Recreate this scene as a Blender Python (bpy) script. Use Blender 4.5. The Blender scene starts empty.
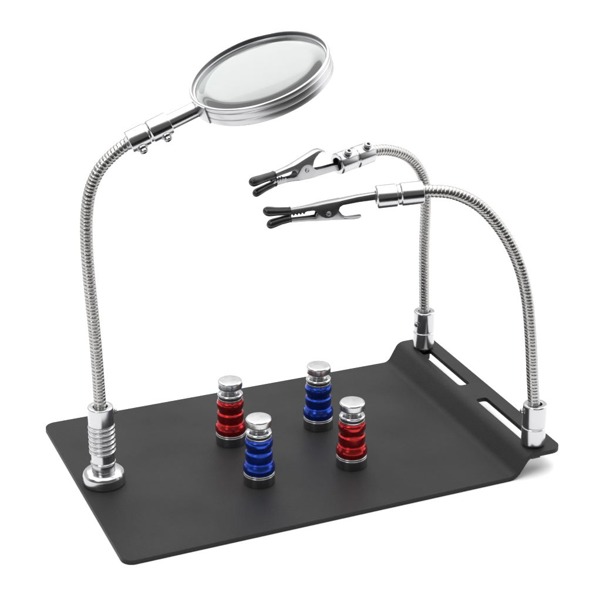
import bpy, bmesh, math, random
from mathutils import Vector, Matrix
random.seed(7)
sc = bpy.context.scene
COL = sc.collection
S = 0.001                                   # everything below is written in millimetres
PI = math.pi

# ------------------------------------------------------------------ camera
cam_d = bpy.data.cameras.new('camera'); cam = bpy.data.objects.new('camera', cam_d); COL.objects.link(cam)
cam.location = (-0.224554, -0.825413, 0.534232)
cam.rotation_euler = (PI/2 - 0.3997087, 0, -0.3947383)
cam_d.sensor_width = 36; cam_d.lens = 36*1587.667/600
cam_d.clip_start = 0.01; cam_d.clip_end = 60
sc.camera = cam

# ------------------------------------------------------------------ studio surroundings (world) and lamps
w = bpy.data.worlds.new('World'); sc.world = w; w.use_nodes = True
nt = w.node_tree; nt.nodes.clear()
def N(t, **k):
    n = nt.nodes.new(t)
    for a, b in k.items(): setattr(n, a, b)
    return n
def mth(op, a, b=None, clamp=False):
    n = N('ShaderNodeMath', operation=op, use_clamp=clamp)
    for i, v in enumerate((a, b)):
        if v is None: continue
        if isinstance(v, (int, float)): n.inputs[i].default_value = v
        else: nt.links.new(v, n.inputs[i])
    return n.outputs[0]
def sstep(v, lo, hi):
    n = N('ShaderNodeMapRange', interpolation_type='SMOOTHSTEP')
    nt.links.new(v, n.inputs[0]); n.inputs[1].default_value = lo; n.inputs[2].default_value = hi
    return n.outputs[0]
tc = N('ShaderNodeTexCoord'); sep = N('ShaderNodeSeparateXYZ'); nt.links.new(tc.outputs['Generated'], sep.inputs[0])
X, Y, Z = sep.outputs
front = mth('ADD', mth('MULTIPLY', X, -0.385), mth('MULTIPLY', Y, -0.923))      # towards the photographer's side
fmask = mth('MULTIPLY', sstep(front, -0.10, 0.45), mth('SUBTRACT', 1.0, sstep(Z, 0.72, 0.92)))
back_l = mth('ADD', 0.88, mth('MULTIPLY', sstep(Z, 0.2, 0.9), 0.12))
low = sstep(Z, -0.05, 0.02)
lev = mth('ADD', mth('MULTIPLY', back_l, mth('SUBTRACT', 1.0, fmask)), mth('MULTIPLY', fmask, 0.15))
lev = mth('MULTIPLY', lev, mth('ADD', 0.05, mth('MULTIPLY', low, 0.95)))
bg = N('ShaderNodeBackground'); bg.inputs['Color'].default_value = (1, 1, 1, 1)
nt.links.new(lev, bg.inputs['Strength'])
out = N('ShaderNodeOutputWorld'); nt.links.new(bg.outputs[0], out.inputs[0])

def softbox(name, loc, target, sx, sy, power):
    l = bpy.data.lights.new(name, 'AREA'); l.shape = 'RECTANGLE'; l.size = sx; l.size_y = sy; l.energy = power
    o = bpy.data.objects.new(name, l); COL.objects.link(o); o.location = loc
    o.rotation_euler = (Vector(target) - Vector(loc)).to_track_quat('-Z', 'Y').to_euler()
    return o
softbox('overhead_softbox', (0.5, 0.75, 2.2), (0.45, 0.7, 0), 4.8, 4.8, 122)
softbox('key_softbox', (-0.9, -0.55, 1.05), (0.15, 0.1, 0.1), 0.5, 0.7, 6)
softbox('side_fill_light', (1.6, 0.0, 0.5), (0.3, 0.06, 0.0), 1.6, 0.95, 5.5)  # added fill lamp, lightens the shaded floor under the raised flange

sc.view_settings.view_transform = 'Standard'
sc.view_settings.look = 'None'
sc.view_settings.exposure = 0.0
sc.view_settings.gamma = 1.0
try:
    sc.cycles.max_bounces = 14; sc.cycles.transmission_bounces = 10; sc.cycles.transparent_max_bounces = 10
    sc.cycles.sample_clamp_indirect = 4
except Exception: pass

# ------------------------------------------------------------------ materials
def mat(name, col, rough, metal=0.0, ior_level=0.5, bump=0, bscale=800, rvar=0.0, rscale=60, cvar=0.0, coat=0, aniso=0):
    m = bpy.data.materials.new(name); m.use_nodes = True
    t = m.node_tree; b = t.nodes['Principled BSDF']
    b.inputs['Base Color'].default_value = (*col, 1); b.inputs['Roughness'].default_value = rough
    b.inputs['Metallic'].default_value = metal; b.inputs['Specular IOR Level'].default_value = ior_level
    b.inputs['Coat Weight'].default_value = coat; b.inputs['Coat Roughness'].default_value = 0.08
    b.inputs['Anisotropic'].default_value = aniso
    co = t.nodes.new('ShaderNodeTexCoord')
    if bump:
        n = t.nodes.new('ShaderNodeTexNoise'); n.inputs['Scale'].default_value = bscale; n.inputs['Detail'].default_value = 3
        t.links.new(co.outputs['Object'], n.inputs['Vector'])
        bp = t.nodes.new('ShaderNodeBump'); bp.inputs['Strength'].default_value = bump; bp.inputs['Distance'].default_value = 0.0004
        t.links.new(n.outputs['Fac'], bp.inputs['Height']); t.links.new(bp.outputs[0], b.inputs['Normal'])
    if rvar:
        n = t.nodes.new('ShaderNodeTexNoise'); n.inputs['Scale'].default_value = rscale; n.inputs['Detail'].default_value = 5
        t.links.new(co.outputs['Object'], n.inputs['Vector'])
        r = t.nodes.new('ShaderNodeMapRange'); r.inputs[3].default_value = max(0.02, rough-rvar); r.inputs[4].default_value = rough+rvar
        r.inputs[1].default_value = 0.3; r.inputs[2].default_value = 0.7
        t.links.new(n.outputs['Fac'], r.inputs[0]); t.links.new(r.outputs[0], b.inputs['Roughness'])
    if cvar:
        n = t.nodes.new('ShaderNodeTexNoise'); n.inputs['Scale'].default_value = bscale*0.8; n.inputs['Detail'].default_value = 4
        t.links.new(co.outputs['Object'], n.inputs['Vector'])
        mx = t.nodes.new('ShaderNodeMix'); mx.data_type = 'RGBA'
        mx.inputs[6].default_value = (*[c*(1-cvar) for c in col], 1); mx.inputs[7].default_value = (*[c*(1+cvar) for c in col], 1)
        t.links.new(n.outputs['Fac'], mx.inputs[0]); t.links.new(mx.outputs[2], b.inputs['Base Color'])
    return m
M_floor = mat('white_sweep', (0.88, 0.88, 0.88), 0.9, ior_level=0.1)
M_plate = mat('black_powder_coat', (0.0165, 0.0165, 0.0173), 0.48, ior_level=0.17, bump=0.55, bscale=1100, rvar=0.08, rscale=18, cvar=0.22)
M_chrome = mat('polished_chrome', (0.50, 0.50, 0.51), 0.21, 1.0, bump=0.015, bscale=500, rvar=0.03, rscale=50)
M_ring = mat('satin_chrome', (0.47, 0.47, 0.48), 0.30, 1.0, rvar=0.02, rscale=25)
M_hose = mat('hose_steel', (0.40, 0.395, 0.39), 0.27, 1.0, rvar=0.05, rscale=200)
M_knob = mat('satin_steel', (0.54, 0.54, 0.54), 0.26, 1.0, bump=0.05, bscale=900, rvar=0.06, rscale=140)
M_magnet = mat('nickel_dark', (0.30, 0.30, 0.31), 0.18, 1.0, rvar=0.05, rscale=120)
M_red = mat('red_anodised', (0.44, 0.022, 0.024), 0.19, 0.9, bump=0.015, bscale=700, rvar=0.05, rscale=150)
M_blue = mat('blue_anodised', (0.020, 0.060, 0.40), 0.19, 0.9, bump=0.015, bscale=700, rvar=0.05, rscale=150)
M_boot = mat('black_vinyl', (0.010, 0.010, 0.011), 0.28, 0.0, bump=0.05, bscale=500, rvar=0.06, rscale=90)
M_clip = mat('clip_steel', (0.38, 0.38, 0.39), 0.27, 1.0, rvar=0.02, rscale=60)
M_oxide = mat('black_oxide_steel', (0.05, 0.05, 0.052), 0.35, 1.0)
M_dark = mat('black_rubber', (0.012, 0.012, 0.012), 0.5)
M_glass = bpy.data.materials.new('lens_glass'); M_glass.use_nodes = True
_b = M_glass.node_tree.nodes['Principled BSDF']
_b.inputs['Base Color'].default_value = (0.36, 0.375, 0.37, 1); _b.inputs['Roughness'].default_value = 0.0
_b.inputs['IOR'].default_value = 1.49; _b.inputs['Transmission Weight'].default_value = 1.0

# ------------------------------------------------------------------ helpers
def link(name, bm, m, parent=None, M=None, sharp=38, data_mats=None):
    bmesh.ops.recalc_face_normals(bm, faces=bm.faces[:])
    if M is not None: bm.transform(M)
    bm.transform(Matrix.Scale(S, 4))
    me = bpy.data.meshes.new(name); bm.to_mesh(me); bm.free()
    for f in me.polygons: f.use_smooth = True
    me.set_sharp_from_angle(angle=math.radians(sharp))
    me.materials.append(m)
    for x in data_mats or []: me.materials.append(x)
    o = bpy.data.objects.new(name, me); COL.objects.link(o)
    if parent is not None: o.parent = parent
    return o
def settle(root):
    """move a finished thing's children into the frame of its base"""
    inv = Matrix.Translation(-root.location)
    for ch in root.children:
        ch.data.transform(inv)
        for g in ch.children: g.data.transform(inv)
def thing(name, label, cat, loc, group=None):
    o = bpy.data.objects.new(name, None); COL.objects.link(o); o.empty_display_size = 0.01
    o.location = Vector(loc)*S; o['label'] = label; o['category'] = cat
    if group: o['group'] = group
    return o
def fillet(prof, r=0.4, n=3):
    out = [Vector(prof[0])]
    for i in range(1, len(prof)-1):
        a, p, b = Vector(prof[i-1]), Vector(prof[i]), Vector(prof[i+1])
        la, lb = (a-p).length, (b-p).length
        if la < 1e-6 or lb < 1e-6: continue
        rr = min(r, la*0.45, lb*0.45)
        p0 = p + (a-p)/la*rr; p1 = p + (b-p)/lb*rr
        for k in range(n+1):
            t = k/n; out.append(p0*(1-t)**2 + p*2*t*(1-t) + p1*t*t)
    out.append(Vector(prof[-1]))
    return out
def lathe(bm, prof, seg=64, M=None):
    rings = []; M = M or Matrix.Identity(4)
    for r, z in prof:
        if r < 1e-5: rings.append([bm.verts.new(M @ Vector((0, 0, z)))])
        else: rings.append([bm.verts.new(M @ Vector((r*math.cos(2*PI*i/seg), r*math.sin(2*PI*i/seg), z))) for i in range(seg)])
    for a, b in zip(rings, rings[1:]):
        for i in range(seg):
            j = (i+1) % seg
            if len(a) == 1 and len(b) == 1: continue
            if len(a) == 1: bm.faces.new((a[0], b[i], b[j]))
            elif len(b) == 1: bm.faces.new((a[i], a[j], b[0]))
            else: bm.faces.new((a[i], a[j], b[j], b[i]))
def axis_matrix(origin, d):
    q = Vector(d).normalized().to_track_quat('Z', 'Y')
    return Matrix.Translation(Vector(origin)) @ q.to_matrix().to_4x4()
def turned(name, prof, m, parent, M=None, r=0.4, seg=64):
    bm = bmesh.new(); lathe(bm, fillet(prof, r), seg, M)
    return link(name, bm, m, parent)
def screw(parent, origin, d, size=1.0, washer=True, proud=0.0):
    """pan head screw with a hex socket, on a washer, standing along d"""
    s = size; M = axis_matrix(Vector(origin), d); bm = bmesh.new()
    p = []
    if washer:
        lathe(bm, fillet([(0, -0.6), (3.0*s, -0.6), (3.0*s, 0.5*s), (1.2*s, 0.5*s), (1.2*s, 0.5*s+proud)], 0.15), 28, M)
    z0 = 0.5*s+proud
    lathe(bm, fillet([(1.2*s, z0-0.3), (1.9*s, z0), (2.1*s, z0+0.2), (2.1*s, z0+1.4*s), (1.6*s, z0+1.9*s), (1.0*s, z0+1.95*s)], 0.25), 28, M)
    lathe(bm, [(1.0*s, z0+1.95*s), (0.95*s, z0+1.9*s), (0.95*s, z0+0.8*s), (0, z0+0.7*s)], 6, M)
    return link('screw', bm, M_clip, parent)

def smooth_path(pts, step):
    P = [Vector(p) for p in pts]
    P = [2*P[0]-P[1]] + P + [2*P[-1]-P[-2]]
    dense = []
    for i in range(1, len(P)-2):
        p0, p1, p2, p3 = P[i-1:i+3]
        for k in range(40):
            t = k/40
            dense.append(0.5*((2*p1)+(p2-p0)*t+(2*p0-5*p1+4*p2-p3)*t*t+(3*p1-p0-3*p2+p3)*t**3))
    dense.append(P[-2])
    for _ in range(60):                                    # relax measuring wobble
        q = dense[:]
        for i in range(1, len(dense)-1): q[i] = dense[i]*0.5+(dense[i-1]+dense[i+1])*0.25
        dense = q
    L = [0]
    for a, b in zip(dense, dense[1:]): L.append(L[-1]+(b-a).length)
    n = int(L[-1]/step); out = []; j = 0
    for k in range(n+1):
        s = L[-1]*k/n
        while j < len(L)-2 and L[j+1] < s: j += 1
        t = (s-L[j])/max(1e-9, L[j+1]-L[j]); out.append(dense[j].lerp(dense[j+1], t))
    return out, L[-1]/n
def gooseneck(parent, pts, binormal, R=4.2, pitch=2.45):
    """interlocked spiral hose: one continuous ridged surface swept along the bend"""
    step = pitch/10; path, st = smooth_path(pts, step); seg = 32
    B = Vector(binormal).normalized(); bm = bmesh.new(); rings = []
    for k, p in enumerate(path):
        a = path[max(0, k-12)]; b = path[min(len(path)-1, k+12)]
        T = (b-a).normalized(); Nn = B.cross(T).normalized(); B2 = T.cross(Nn)
        ring = []
        for i in range(seg):
            th = 2*PI*i/seg
            s_ = k*st
            ph = (s_/pitch + 0.10*math.sin(s_*0.31+R*3) + 0.07*math.sin(s_*0.83+len(path)) + i/seg) % 1.0
            # broad rounded ridge, narrow undercut
            x = abs(ph-0.5)*2                              # 0 at the crest, 1 in the groove
            r = R - 0.10*x*x - 0.42*max(0, (x-0.66)/0.34)**1.3
            ring.append(bm.verts.new(p + (Nn*math.cos(th)+B2*math.sin(th))*r))
        rings.append(ring)
    for a, b in zip(rings, rings[1:]):
        for i in range(seg):
            j = (i+1) % seg; bm.faces.new((a[i], a[j], b[j], b[i]))
    bm.faces.new(rings[0][::-1]); bm.faces.new(rings[-1])
    return link('gooseneck', bm, M_hose, parent, sharp=60)

# ------------------------------------------------------------------ floor
FZ = -3.25                                  # the floor, in millimetres below the top of the plate
bm = bmesh.new()
c = [bm.verts.new(v) for v in ((-2200, -230, FZ), (3200, -230, FZ), (3200, 4600, FZ), (-2200, 4600, FZ))]
f = bm.faces.new(c); r_ = bmesh.ops.extrude_face_region(bm, geom=[f])
for v in r_['geom']:
    if isinstance(v, bmesh.types.BMVert): v.co.z -= 20
fl = link('floor', bm, M_floor, sharp=30); fl['kind'] = 'structure'
PZ = 0.0
# ------------------------------------------------------------------ steel workbench plate
TH = 3.2; H = 14.8; XF = 277.0; XR = 315.5
def profile():
    """stations (distance, x, z, nx, nz) along the bent sheet, left edge to flange edge"""
    pts = []
    x = 0.0
    for q in (0, .25, .7, 1.4, 2.4, 3.6, 5, 6.4, 8): pts.append((q, 0))
    for q in range(20, 261, 20): pts.append((q, 0))
    # S bend: two arcs joined by a short slope
    a = math.radians(56); R1 = 7.5; R2 = 9.0
    x0 = XF-3
    rise = (R1+R2)*(1-math.cos(a)); slope = max(0, (H-rise)/math.sin(a))
    for k in range(0, 13):
        t = a*k/12; pts.append((x0+R1*math.sin(t), R1*(1-math.cos(t))))
    x1, z1 = pts[-1]
    for k in (1,): pts.append((x1+slope*math.cos(a)*k, z1+slope*math.sin(a)*k))
    x1, z1 = pts[-1]
    for k in range(1, 13):
        t = a*(1-k/12); pts.append((x1+R2*(math.sin(a)-math.sin(t)), z1+R2*(math.cos(t)-math.cos(a))))
    global XB; XB = pts[-1][0]
    zt = pts[-1][1]
    xs = [295.2, 295.4, 295.9, 296.6, 297.6, 299.7, 301.8, 302.8, 303.5, 304.0, 304.2, 305.8, XR-8, XR-6.4, XR-5, XR-3.6, XR-2.4, XR-1.4, XR-.7, XR-.25, XR]
    for q in xs:
        if q > XB+0.3: pts.append((q, zt))
    return pts
PF = profile()
def yext(x):
    lo, hi = -2.3*max(0, 1-x/XF), 200.3
    if x < 8:
        d = 8-x; e = 8-math.sqrt(max(0, 64-d*d)); lo += e; hi -= e
    if x > XF: hi += 2.0*min(1, (x-XF)/10)
    if x > XR-8:
        d = x-(XR-8); e = 8-math.sqrt(max(0, 64-d*d)); lo += e; hi -= e
    return lo, hi
SL = [(7.0, 89.0), (113.5, 193.0)]
def slot_y(x, y0, y1):
    r = 2.4; e = 0
    for side in (295.2, 304.2):
        d = r-abs(x-side)
        if 0 < d <= r: e = r-math.sqrt(max(0, r*r-d*d))
    return y0+e, y1-e
bm = bmesh.new(); top = []; bot = []
for i, (x, z) in enumerate(PF):
    a = PF[max(0, i-1)]; b = PF[min(len(PF)-1, i+1)]
    T = Vector((b[0]-a[0], b[1]-a[1])).normalized(); nx, nz = -T.y, T.x
    lo, hi = yext(x)
    ys = [lo]
    for s in SL:
        s0, s1 = slot_y(x, *s) if 295.1 < x < 304.3 else s
        ys += [s0, s1]
    ys.append(hi)
    top.append([bm.verts.new((x, y, z+PZ)) for y in ys])
    bot.append([bm.verts.new((x-nx*TH, y, z-nz*TH+PZ)) for y in ys])
for i in range(len(PF)-1):
    xm = (PF[i][0]+PF[i+1][0])/2
    for k in range(5):
        if k in (1, 3) and 295.2 < xm < 304.2: continue
        bm.faces.new((top[i][k], top[i+1][k], top[i+1][k+1], top[i][k+1]))
        bm.faces.new((bot[i][k], bot[i][k+1], bot[i+1][k+1], bot[i+1][k]))
t2b = {}
for a, b in zip(top, bot):
    for u, v in zip(a, b): t2b[u] = v
edges = [e for e in bm.edges if e.is_boundary and e.verts[0] in t2b and e.verts[1] in t2b]
for e in edges:
    a, b = e.verts; bm.faces.new((a, b, t2b[b], t2b[a]))
bmesh.ops.remove_doubles(bm, verts=bm.verts[:], dist=0.01)
bmesh.ops.recalc_face_normals(bm, faces=bm.faces[:])
be = [e for e in bm.edges if len(e.link_faces) == 2 and e.calc_face_angle(0) > math.radians(70)]
bmesh.ops.bevel(bm, geom=be, offset=0.75, segments=3, affect='EDGES', clamp_overlap=True)
pl = link('workbench_plate', bm, M_plate, sharp=35)
pl['label'] = 'black rectangular steel workbench plate with a raised slotted flange along its right edge'
pl['category'] = 'metal plate'

# ------------------------------------------------------------------ four magnetic pillars
def make_pillar(body_mat, label, loc):
    t = thing('magnet_pillar', label, 'magnet pillar', loc, 'knobbed magnet pillars on the black plate')
    k = 1.04
    def P(l): return [(r, z*k) for r, z in l]
    def PB(l): return [(r, 8.7+(z-8.35)*1.155) for r, z in l]
    def PW(l): return [(r, z*k+2.6) for r, z in l]
    def PK(l): return [(r, z*k+1.7) for r, z in l]
    turned('magnet_base', P([(0, 0), (10.6, 0), (10.75, 0.3), (10.75, 6.6), (10.3, 7.0), (0, 7.0)]), M_magnet, t, r=0.3)
    turned('washer', P([(0, 7.05), (10.5, 7.05), (10.6, 7.3), (10.6, 8.0), (10.1, 8.3), (0, 8.3)]), M_chrome, t, r=0.2)
    body = [(0, 8.35), (10.0, 8.35), (10.7, 8.9), (11.0, 10.0), (11.0, 11.6), (10.5, 13.2), (9.6, 14.6), (9.5, 15.0), (8.9, 15.1), (8.7, 15.5), (9.1, 16.2),
            (9.35, 17.2), (9.4, 21.0), (9.2, 21.6), (8.5, 21.8), (8.3, 22.4), (8.4, 23.6), (8.9, 24.8), (9.4, 25.6), (9.55, 26.6), (9.5, 28.2), (9.1, 29.4), (8.75, 29.7), (8.7, 30.6), (0, 30.6)]
    turned('body', PB(body), body_mat, t, r=0.3, seg=96)
    turned('washer', PW([(0, 30.7), (8.6, 30.7), (8.6, 31.7), (0, 31.7)]), M_chrome, t, r=0.2)
    turned('rubber_ring', PW([(0, 31.8), (7.9, 31.8), (8.2, 32.2), (7.9, 32.9), (0, 32.9)]), M_dark, t, r=0.2)
    turned('washer', PW([(4.0, 33.0), (8.6, 33.0), (8.9, 33.4), (8.9, 34.2), (8.3, 35.0), (6.0, 35.3), (4.0, 35.3)]), M_chrome, t, r=0.25)
    th = [(0, 33.2)]
    z = 33.2
    while z < 38.2:
        th += [(4.6, z), (5.6, z+0.7), (5.6, z+0.85), (4.6, z+1.5)]; z += 1.55
    th += [(4.3, z), (0, z)]
    turned('threaded_stud', PW(th), M_chrome, t, r=0.08, seg=40)
    turned('knob', PK([(0, 39.2), (7.6, 39.4), (8.5, 40.0), (8.75, 40.6), (8.75, 44.2), (8.3, 45.0), (7.6, 45.2), (0, 45.25)]), M_knob, t, r=0.6, seg=80)
    return t
def copy_tree(o, loc, label):
    c = o.copy(); COL.objects.link(c); c.location = Vector(loc)*S; c['label'] = label
    for ch in o.children:
        d = ch.copy(); COL.objects.link(d); d.parent = c
    return c
red = make_pillar(M_red, 'red knobbed magnet pillar on the back row, nearest the magnifier arm', (117, 122.4, PZ))
red2 = copy_tree(red, (182.4, 58.6, PZ), 'red knobbed magnet pillar on the front row of the plate, right of the blue one')
bl = make_pillar(M_blue, 'blue knobbed magnet pillar on the front row of the plate, left of the red one', (114.6, 60.6, PZ))
bl2 = copy_tree(bl, (184, 120.8, PZ), 'blue knobbed magnet pillar on the back row of the plate, right of the red one')
red2.rotation_euler.z = 1.1; bl2.rotation_euler.z = 2.3; bl.rotation_euler.z = 0.5

# ------------------------------------------------------------------ magnifier stand
LB = Vector((17.2, 100.6, PZ))
mg = thing('magnifier_stand', 'tall gooseneck arm on a round magnet foot holding a large tilted magnifying glass', 'magnifier', LB)
PM = Matrix.Translation(LB)
foot = turned('magnet_foot', [(0, 0), (13.8, 0), (14.4, 0.5), (14.4, 6.6), (13.6, 8.4), (11.8, 9.6), (8.5, 10.0), (0, 10.0)], M_chrome, mg, PM, r=0.6, seg=96)
pp = [(0, 9.9), (7.9, 9.9), (7.9, 15.2), (8.5, 15.6), (8.6, 16.3), (7.9, 17.0), (7.9, 22.6)]
z = 22.8
for k in range(6):
    pp += [(7.9, z), (9.0, z+0.7), (9.1, z+1.5), (8.9, z+2.2), (7.7, z+2.8)]; z += 3.65
pp += [(7.8, z-0.4), (8.7, z), (8.7, 57.0), (8.2, 57.6), (5.2, 57.6), (4.8, 57.2), (4.8, 52), (0, 52)]
post = turned('post', pp, M_chrome, mg, PM, r=0.3, seg=72)
screw(post, LB+Vector((8.3, -0.6, 52.5)), (1, -0.1, 0.0), 0.85, proud=0.7)
f4 = math.radians(-4)
neck = [(17.2, 100.6, 52), (17.1, 100.6, 60), (16.8, 100.6, 84), (16.1, 100.7, 113), (14.7, 100.8, 145), (14.2, 100.9, 172), (15.3, 100.8, 192.9), (18.6, 100.5, 209.2),
        (25, 100.1, 221.8), (34.3, 99.4, 231.0), (43.6, 98.8, 237.2), (50, 98.3, 240.0)]
neck = [(a, b, c_ + PZ*max(0, 1-c_/120)) for a, b, c_ in neck]
gooseneck(mg, neck, (-math.sin(f4), math.cos(f4), 0))
H0 = Vector((44.2, 98.7, 237.5)); Cd = Vector((129.3, 92, 278.0)); Nd = Vector((-0.35, -0.11, 0.93)).normalized()
TR = 12.4
Cm = Cd-Nd*TR*0.5
hd = (Cm-H0).normalized(); HL = (Cm-H0).length
CM = axis_matrix(H0, hd)
col = turned('collar', [(0, -1), (4.6, -1), (4.6, -0.2), (6.8, -0.2), (7.3, 0.3), (7.3, 12.4), (7.0, 12.9), (6.7, 13.3), (6.7, 14.2), (7.1, 14.7), (7.5, 15.2), (7.5, 28.2), (7.0, 28.7), (5.2, 28.7), (5.2, 28), (0, 28)], M_chrome, mg, CM, r=0.25, seg=72)
camdir = (Vector((-224.5, -825.4, 534.2))-H0).normalized()
sd = camdir.cross(hd).normalized()           # sideways
if sd.z > 0: sd = -sd
sd = (sd + camdir*0.35); sd = (sd-hd*sd.dot(hd)).normalized()
for u in (6.0, 23.0): screw(col, H0+hd*u+sd*7.1, sd, 1.3, proud=0.5)
turned('handle_tube', [(0, 20), (5.2, 20), (5.3, 20.2), (5.3, HL-46.9), (5.0, HL-46.4), (3.2, HL-46.2), (3.2, HL-43.9), (0, HL-43.9)], M_chrome, mg, CM, r=0.2, seg=64)
DM = axis_matrix(Cd, Nd)
ring = [(43.6, -TR), (45.8, -TR), (46.3, -TR+0.5), (46.3, -8.2), (46.05, -8.0), (46.05, -7.7), (46.3, -7.5), (46.3, -3.6), (45.9, -3.3), (45.9, -2.9), (46.5, -2.6), (46.5, -0.5), (46.1, 0), (44.9, 0), (44.5, -0.5), (44.5, -3.2), (43.0, -3.4), (43.0, -4.0), (43.6, -4.2), (43.6, -TR)]
rg = turned('lens_ring', ring, M_ring, mg, DM, r=0.2, seg=160)
bm = bmesh.new()                              # clamp joint of the ring, beside the handle
q = Nd.cross(hd).normalized(); hx = q.cross(Nd)
if hx.dot(hd) < 0: hx = -hx
if q.dot(camdir) < 0: q = -q
def pol(a, r, z): return Cd + (-hx*math.cos(a)+q*math.sin(a))*r + Nd*z
sects = []
for k in range(15):
    a = math.radians(-7+27*k/14)
    sk = math.radians(4)
    sects.append([bm.verts.new(pol(a+(sk if z_ > -6 else 0)*0, r, z_)) for r, z_ in ((46.0, -0.3), (47.1, -0.5), (47.1, -TR+0.3), (46.0, -TR+0.1))])
for a, b in zip(sects, sects[1:]):
    for i in range(4):
        j = (i+1) % 4; bm.faces.new((a[i], a[j], b[j], b[i]))
bm.faces.new(sects[0]); bm.faces.new(sects[-1][::-1])
link('ring_joint', bm, M_ring, mg)
lens = []
RL = 43.4; rc = 900.0; mid = -4.2
n = 24
zt = lambda r: math.sqrt(rc*rc-r*r)-math.sqrt(rc*rc-RL*RL)
def roll(r):                                   # the ground surfaces roll off towards the rim
    t = max(0.0, (r-33.5)/(RL-33.5)); return t*t*(3-2*t)
n = 60
for k in range(n+1): r = RL*k/n; lens.append((r, mid+1.7+zt(r)-0.85*roll(r)))
for k in range(n, -1, -1): r = RL*k/n; lens.append((r, mid-2.3-zt(r)+0.75*roll(r)))
bm = bmesh.new(); lathe(bm, lens, 128, DM)
link('lens', bm, M_glass, mg, sharp=30)
settle_list = [mg]

# ------------------------------------------------------------------ alligator clip arms
def strip(bm, st, M, t=0.55, mi=0):
    """folded sheet channel; st: (u, spine, half width, wall end)"""
    secs = []
    for u, vs, hw, vb in st:
        s = 1 if vs > vb else -1; c_ = min(0.9, hw*0.4)
        outer = [(-hw, vb), (-hw, vs-s*c_), (-hw+c_*0.3, vs-s*c_*0.3), (-hw+c_, vs), (hw-c_, vs), (hw-c_*0.3, vs-s*c_*0.3), (hw, vs-s*c_), (hw, vb)]
        i_ = hw-t; inner = [(i_, vb), (i_, vs-s*(c_+0.1)), (i_-c_*0.5, vs-s*t), (-i_+c_*0.5, vs-s*t), (-i_, vs-s*(c_+0.1)), (-i_, vb)]
        secs.append([bm.verts.new(M @ Vector((u, w_, v))) for w_, v in outer+inner])
    n = len(secs[0])
    for a, b in zip(secs, secs[1:]):
        for i in range(n):
            j = (i+1) % n; bm.faces.new((a[i], a[j], b[j], b[i]))
    bm.faces.new(secs[0]); bm.faces.new(secs[-1][::-1])
def boot(parent, pts, M, flat=1.12):
    """vinyl sleeve: stations (u, v, r), closed round at the far end"""
    P = list(pts); u, v, r = P[-1]; u0, v0, r0 = P[-2]; sl = (v-v0)/(u-u0)
    dense = []
    for a, b in zip(P, P[1:]):
        for k in range(6):
            t = k/6; tt = t*t*(3-2*t); dense.append((a[0]+(b[0]-a[0])*t, a[1]+(b[1]-a[1])*t, a[2]+(b[2]-a[2])*tt))
    for k in range(0, 10):
        t = PI/2*k/9.3; dense.append((u+r*1.15*math.sin(t), v+sl*r*math.sin(t), max(0.05, r*math.cos(t))))
    bm = bmesh.new(); rings = []; seg = 32
    first = dense[0]
    inner = [(first[0]+2, first[1], first[2]-0.7), (first[0], first[1], first[2]-0.7)]
    lip = [(first[0]+0.1, first[1], first[2]+0.15), (first[0]+0.9, first[1], first[2]+0.2), (first[0]+1.3, first[1], first[2])]
    dense = inner+lip+[d for d in dense if d[0] > first[0]+1.4]
    for (u_, v_, r_) in dense:
        rings.append([bm.verts.new(M @ Vector((u_, flat*r_*math.cos(2*PI*i/seg), v_+r_*math.sin(2*PI*i/seg)))) for i in range(seg)])
    for a, b in zip(rings, rings[1:]):
        for i in range(seg):
            j = (i+1) % seg; bm.faces.new((a[i], a[j], b[j], b[i]))
    bm.faces.new(rings[-1]); bm.faces.new(rings[0])
    return link('tip_sleeve', bm, M_boot, parent, sharp=50)
def teeth(u0, u1, vs0, vs1, hw0, hw1, base0, base1, tip):
    out = []; n = int((u1-u0)/1.1)
    for k in range(n+1):
        t = k/n; out.append((u0+(u1-u0)*t, vs0+(vs1-vs0)*t, hw0+(hw1-hw0)*t, base0+(base1-base0)*t+(tip if k % 2 else 0)))
    return out
def clip(parent, M, fixed, lever, pivot, boots, hw=3.9):
    bm = bmesh.new(); strip(bm, fixed, M)
    body = link('clip_jaw', bm, M_clip, parent, sharp=35)
    bm = bmesh.new(); strip(bm, lever, M)
    link('clip_lever', bm, M_clip, body, sharp=35)
    bm = bmesh.new(); RM = M @ Matrix.Translation((pivot[0], -hw-0.7, pivot[1])) @ Matrix.Rotation(-PI/2, 4, 'X')
    L = 2*hw+1.4
    lathe(bm, fillet([(0, 0.25), (0.8, 0.2), (1.0, 0), (1.5, 0), (1.7, 0.3), (1.7, 0.8), (0.9, 0.8), (0.9, L-0.8), (1.7, L-0.8), (1.7, L-0.3), (1.4, L), (0, L)], 0.12), 24, RM)
    link('pivot_rivet', bm, M_clip, body)
    bm = bmesh.new()                           # torsion spring coil round the pivot
    RM = M @ Matrix.Translation((pivot[0], 0, pivot[1])) @ Matrix.Rotation(-PI/2, 4, 'X')
    seg = 12; rings = []
    for k in range(0, 161):
        th = 2*PI*k/32; z_ = -2.0+4.0*k/160
        c0 = Vector((2.0*math.cos(th), 2.0*math.sin(th), z_)); e = Vector((math.cos(th), math.sin(th), 0))
        rings.append([bm.verts.new(RM @ (c0+e*0.36*math.cos(2*PI*i/seg)+Vector((0, 0, 0.36*math.sin(2*PI*i/seg))))) for i in range(seg)])
    for a, b in zip(rings, rings[1:]):
        for i in range(seg):
            j = (i+1) % seg; bm.faces.new((a[i], a[j], b[j], b[i]))
    bm.faces.new(rings[0]); bm.faces.new(rings[-1])
    link('spring', bm, M_clip, body)
    for b in boots: boot(body, b, M)
    return body
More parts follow.
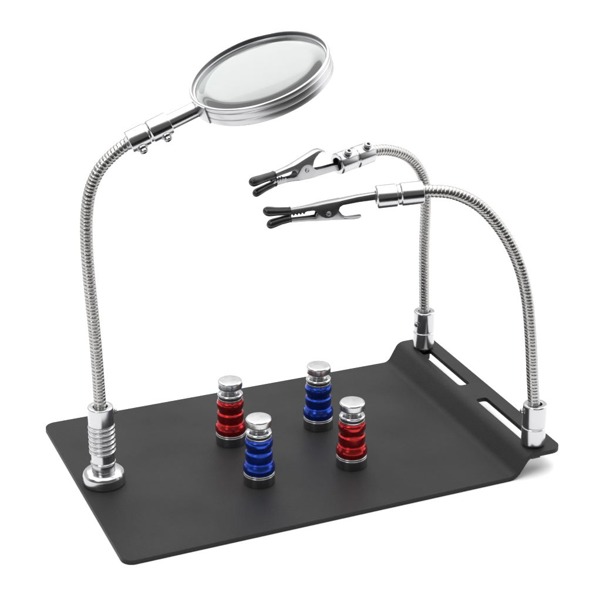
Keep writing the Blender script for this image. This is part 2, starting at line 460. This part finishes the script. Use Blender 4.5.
def socket(parent, base, sdir, sz):
    PMs = Matrix.Translation(base)
    b = turned('socket', [(0, 0.9), (7.6, 0.9), (8.3, 1.8), (8.3, 13.6), (7.8, 14.0), (7.8, 14.8), (8.3, 15.2), (8.3, 30.4), (7.7, 31.2), (5.0, 31.2), (4.7, 30.8), (4.7, 27), (0, 27)], M_chrome, parent, PMs, r=0.3, seg=72)
    turned('washer', [(0, 0.0), (7.4, 0.0), (7.4, 0.85), (0, 0.85)], M_dark, parent, PMs, r=0.15)
    d = Vector(sdir).normalized(); screw(b, base+d*7.7+Vector((0, 0, sz)), d, 0.9, proud=0.5)
    # bolt through the slot with washer and hex nut under the flange
    bm = bmesh.new()
    lathe(bm, fillet([(0, 0.4), (2.9, 0.4), (2.9, -TH-0.2), (7.0, -TH-0.2), (7.0, -TH-1.1), (2.5, -TH-1.1), (2.5, -TH-7.2), (2.0, -TH-7.6), (0, -TH-7.6)], 0.15), 32, PMs)
    lathe(bm, fillet([(2.4, -TH-1.15), (6.3, -TH-1.15), (6.3, -TH-5.4), (2.4, -TH-5.4)], 0.2), 6, PMs)
    link('nut', bm, M_oxide, parent)
    return b
COLLAR = [(0, -0.6), (4.6, -0.6), (4.6, -0.1), (7.0, -0.1), (7.5, 0.4), (7.5, 14.0), (7.1, 14.4), (6.7, 14.8), (6.7, 16.6), (7.1, 17.0), (7.5, 17.4), (7.5, 29.7), (6.7, 30.5), (4.6, 30.5), (4.2, 30.1), (4.2, 22), (0, 22)]

# front arm, bends in a plane parallel to the long edge
FB = Vector((298.9, 12.5, H+PZ-0.0))
fa = thing('clip_arm', 'near gooseneck arm on the flange corner, clip below its straight arm', 'clip arm', FB, 'gooseneck arms with alligator clips')
socket(fa, FB, (-0.95, 0.25, 0), 26.0)
p15 = math.radians(15)
gooseneck(fa, [(298.9, 12.4, 40), (297.9, 12.5, 46), (295.4, 12.9, 68.2), (292.4, 13.6, 97.9), (288.2, 14.8, 127.0), (281.2, 16.6, 151.3), (269.8, 19.7, 173.5), (254.8, 23.7, 191.2), (238.5, 28.1, 200.6), (224, 32, 203.0), (212, 35.2, 202.6)], (math.sin(p15), math.cos(p15), 0))
F0 = Vector((218.2, 33.6, 202.6)); F1 = Vector((189.0, 41.4, 200.5)); fd = (F1-F0).normalized()
turned('collar', COLLAR, M_chrome, fa, axis_matrix(F0, fd), r=0.25, seg=72)
uu = Vector((-math.cos(p15), math.sin(p15), -0.097)).normalized(); ww = Vector((math.sin(p15), math.cos(p15), 0)); vv = ww.cross(uu)
if vv.z < 0: vv = -vv
CF = Matrix(((uu.x, ww.x, vv.x, F1.x), (uu.y, ww.y, vv.y, F1.y), (uu.z, ww.z, vv.z, F1.z), (0, 0, 0, 1)))
fix = [(-7, 3.0, 2.4, -0.9), (2, 3.3, 2.6, -0.9), (12, 3.0, 2.9, -0.8), (22, 2.2, 3.3, -1.2), (24, 2.1, 3.9, -2.0), (25, 2.0, 3.9, -4.4), (27, 1.9, 3.9, -6.6), (29.2, 1.8, 3.9, -7.9), (31.5, 1.7, 3.9, -8.3),
       (34, 1.5, 3.9, -7.9), (36.3, 1.3, 3.9, -6.6), (38.3, 1.1, 3.9, -4.6), (39.3, 1.0, 3.7, -2.9), (41, .9, 3.3, -2.1), (45, .6, 2.8, -2.3)] + teeth(46, 57, .5, .1, 2.7, 2.3, -2.6, -3.0, -1.4) + [(58, 0, 2.2, -2.4), (70, -0.2, 1.6, -1.6)]
lev_ = [(68, -8.0, 1.6, -6.6), (58, -8.8, 2.1, -6.4)] + teeth(57, 46, -8.9, -9.4, 2.2, 2.6, -6.2, -6.6, 1.4) + [(44, -9.5, 2.7, -6.9), (40.2, -9.8, 3.2, -6.9), (39.4, -9.9, 3.2, -5.0), (38, -10.0, 3.2, -3.0), (31, -10.6, 3.2, -2.2), (25.5, -11.1, 3.2, -3.4),
        (24.2, -11.3, 3.2, -6.4), (22.0, -11.5, 3.2, -10.0), (20.5, -11.7, 3.0, -10.9), (17, -12.2, 3.2, -11.1), (13, -12.2, 3.2, -11.0), (11.2, -11.9, 2.4, -10.8), (10.4, -11.7, 1.2, -10.7)]
clip(fa, CF, fix, lev_, (31.5, -5.3), [[(55, -1.2, 2.5), (62, -0.7, 2.7), (69.3, 0.3, 3.2)], [(55.2, -6.2, 2.6), (61, -6.8, 2.7), (68.0, -8.2, 3.1)]])

# rear arm, turned a little towards the viewer
BB = Vector((301.5, 186.0, H+PZ))
ba = thing('clip_arm', 'far gooseneck arm at the back of the flange, clip lever on top', 'clip arm', BB, 'gooseneck arms with alligator clips')
cd = Vector((-0.385, -0.923, 0)); lft = Vector((-0.923, 0.385, 0))
socket(ba, BB, cd*0.72+lft*0.69, 22.0)
p15 = math.radians(15)
gooseneck(ba, [(301.6, 185.8, 40), (301.2, 185.5, 46), (299.9, 185.1, 73.9), (299.0, 184.9, 102), (299.2, 184.9, 133.6), (298.0, 184.5, 148.9), (292.8, 183.2, 161.6), (283.3, 180.7, 172.8), (273.1, 178, 179.6), (260.5, 174.6, 184.4), (250, 171.8, 185.9), (238, 168.5, 186.0)], (-math.sin(p15), math.cos(p15), 0))
B0 = Vector((244.8, 170.4, 185.7)); B1 = Vector((214.8, 162.3, 182.8)); bd = (B1-B0).normalized()
bc = turned('collar', COLLAR, M_chrome, ba, axis_matrix(B0, bd) @ Matrix.Diagonal((1.08, 1.08, 1, 1)), r=0.25, seg=72)
up = Vector((0, 0, 1)); sd = up*0.75 + Vector((-0.385, -0.923, 0))*0.62; sd = (sd-bd*sd.dot(bd)).normalized()
for u in (5.5, 23.5): screw(bc, B0+bd*u+sd*7.9, sd, 1.3, proud=0.5)
au = Vector((-math.cos(p15), -math.sin(p15), 0)); aw = Vector((-math.sin(p15), math.cos(p15), 0))
CB = Matrix(((au.x, aw.x, 0, B1.x), (au.y, aw.y, 0, B1.y), (au.z, aw.z, 1, B1.z-1.2), (0, 0, 0, 1)))
fix = [(-7, -2.6, 2.4, 1.2), (4, -2.9, 2.6, 1.9), (12, -3.2, 2.8, 1.6), (20, -3.5, 3.2, 1.9), (22.5, -3.5, 3.9, 3.4), (24.2, -3.4, 3.9, 5.6), (26.5, -3.4, 3.9, 7.2), (29, -3.3, 3.9, 7.8), (31.5, -3.2, 3.9, 7.4),
       (34, -3.1, 3.9, 5.8), (36, -3.0, 3.8, 3.4), (37.6, -2.8, 3.6, 1.2), (40, -2.6, 3.3, 0.4), (45, -2.5, 2.8, 0.5)] + teeth(46, 57, -2.5, -3.1, 2.7, 2.3, 0.5, 0.0, 1.3) + [(58, -3.1, 2.2, -0.8), (69, -5.6, 1.6, -3.6)]
lev_ = [(70, 4.4, 1.6, 2.6), (58, 5.8, 2.1, 3.0)] + teeth(57, 46, 6.0, 8.0, 2.2, 2.6, 3.1, 4.4, -1.2) + [(43, 8.5, 2.8, 5.0), (39.5, 9.2, 3.2, 5.4), (37.6, 9.8, 3.3, 3.8), (36, 10.3, 3.3, 1.4), (31, 12.0, 3.3, 0.6), (25.5, 13.8, 3.3, 1.8), (23.6, 14.4, 3.3, 4.4),
        (22.4, 14.8, 3.3, 9.0), (20.5, 15.4, 3.3, 11.4), (18, 15.9, 3.2, 13.4), (15.4, 15.9, 3.2, 14.4), (13, 15.0, 3.0, 13.6), (11.6, 13.9, 2.4, 12.8), (11.0, 13.3, 1.2, 12.4)]
clip(ba, CB, fix, lev_, (29, 3.6), [[(55, 4.5, 2.8), (64, 3.9, 3.0), (72.2, 3.2, 3.4)], [(54, -1.6, 2.3), (61.5, -3.0, 2.5), (69.8, -5.1, 2.9)]])
for r_ in (mg, fa, ba): settle(r_)
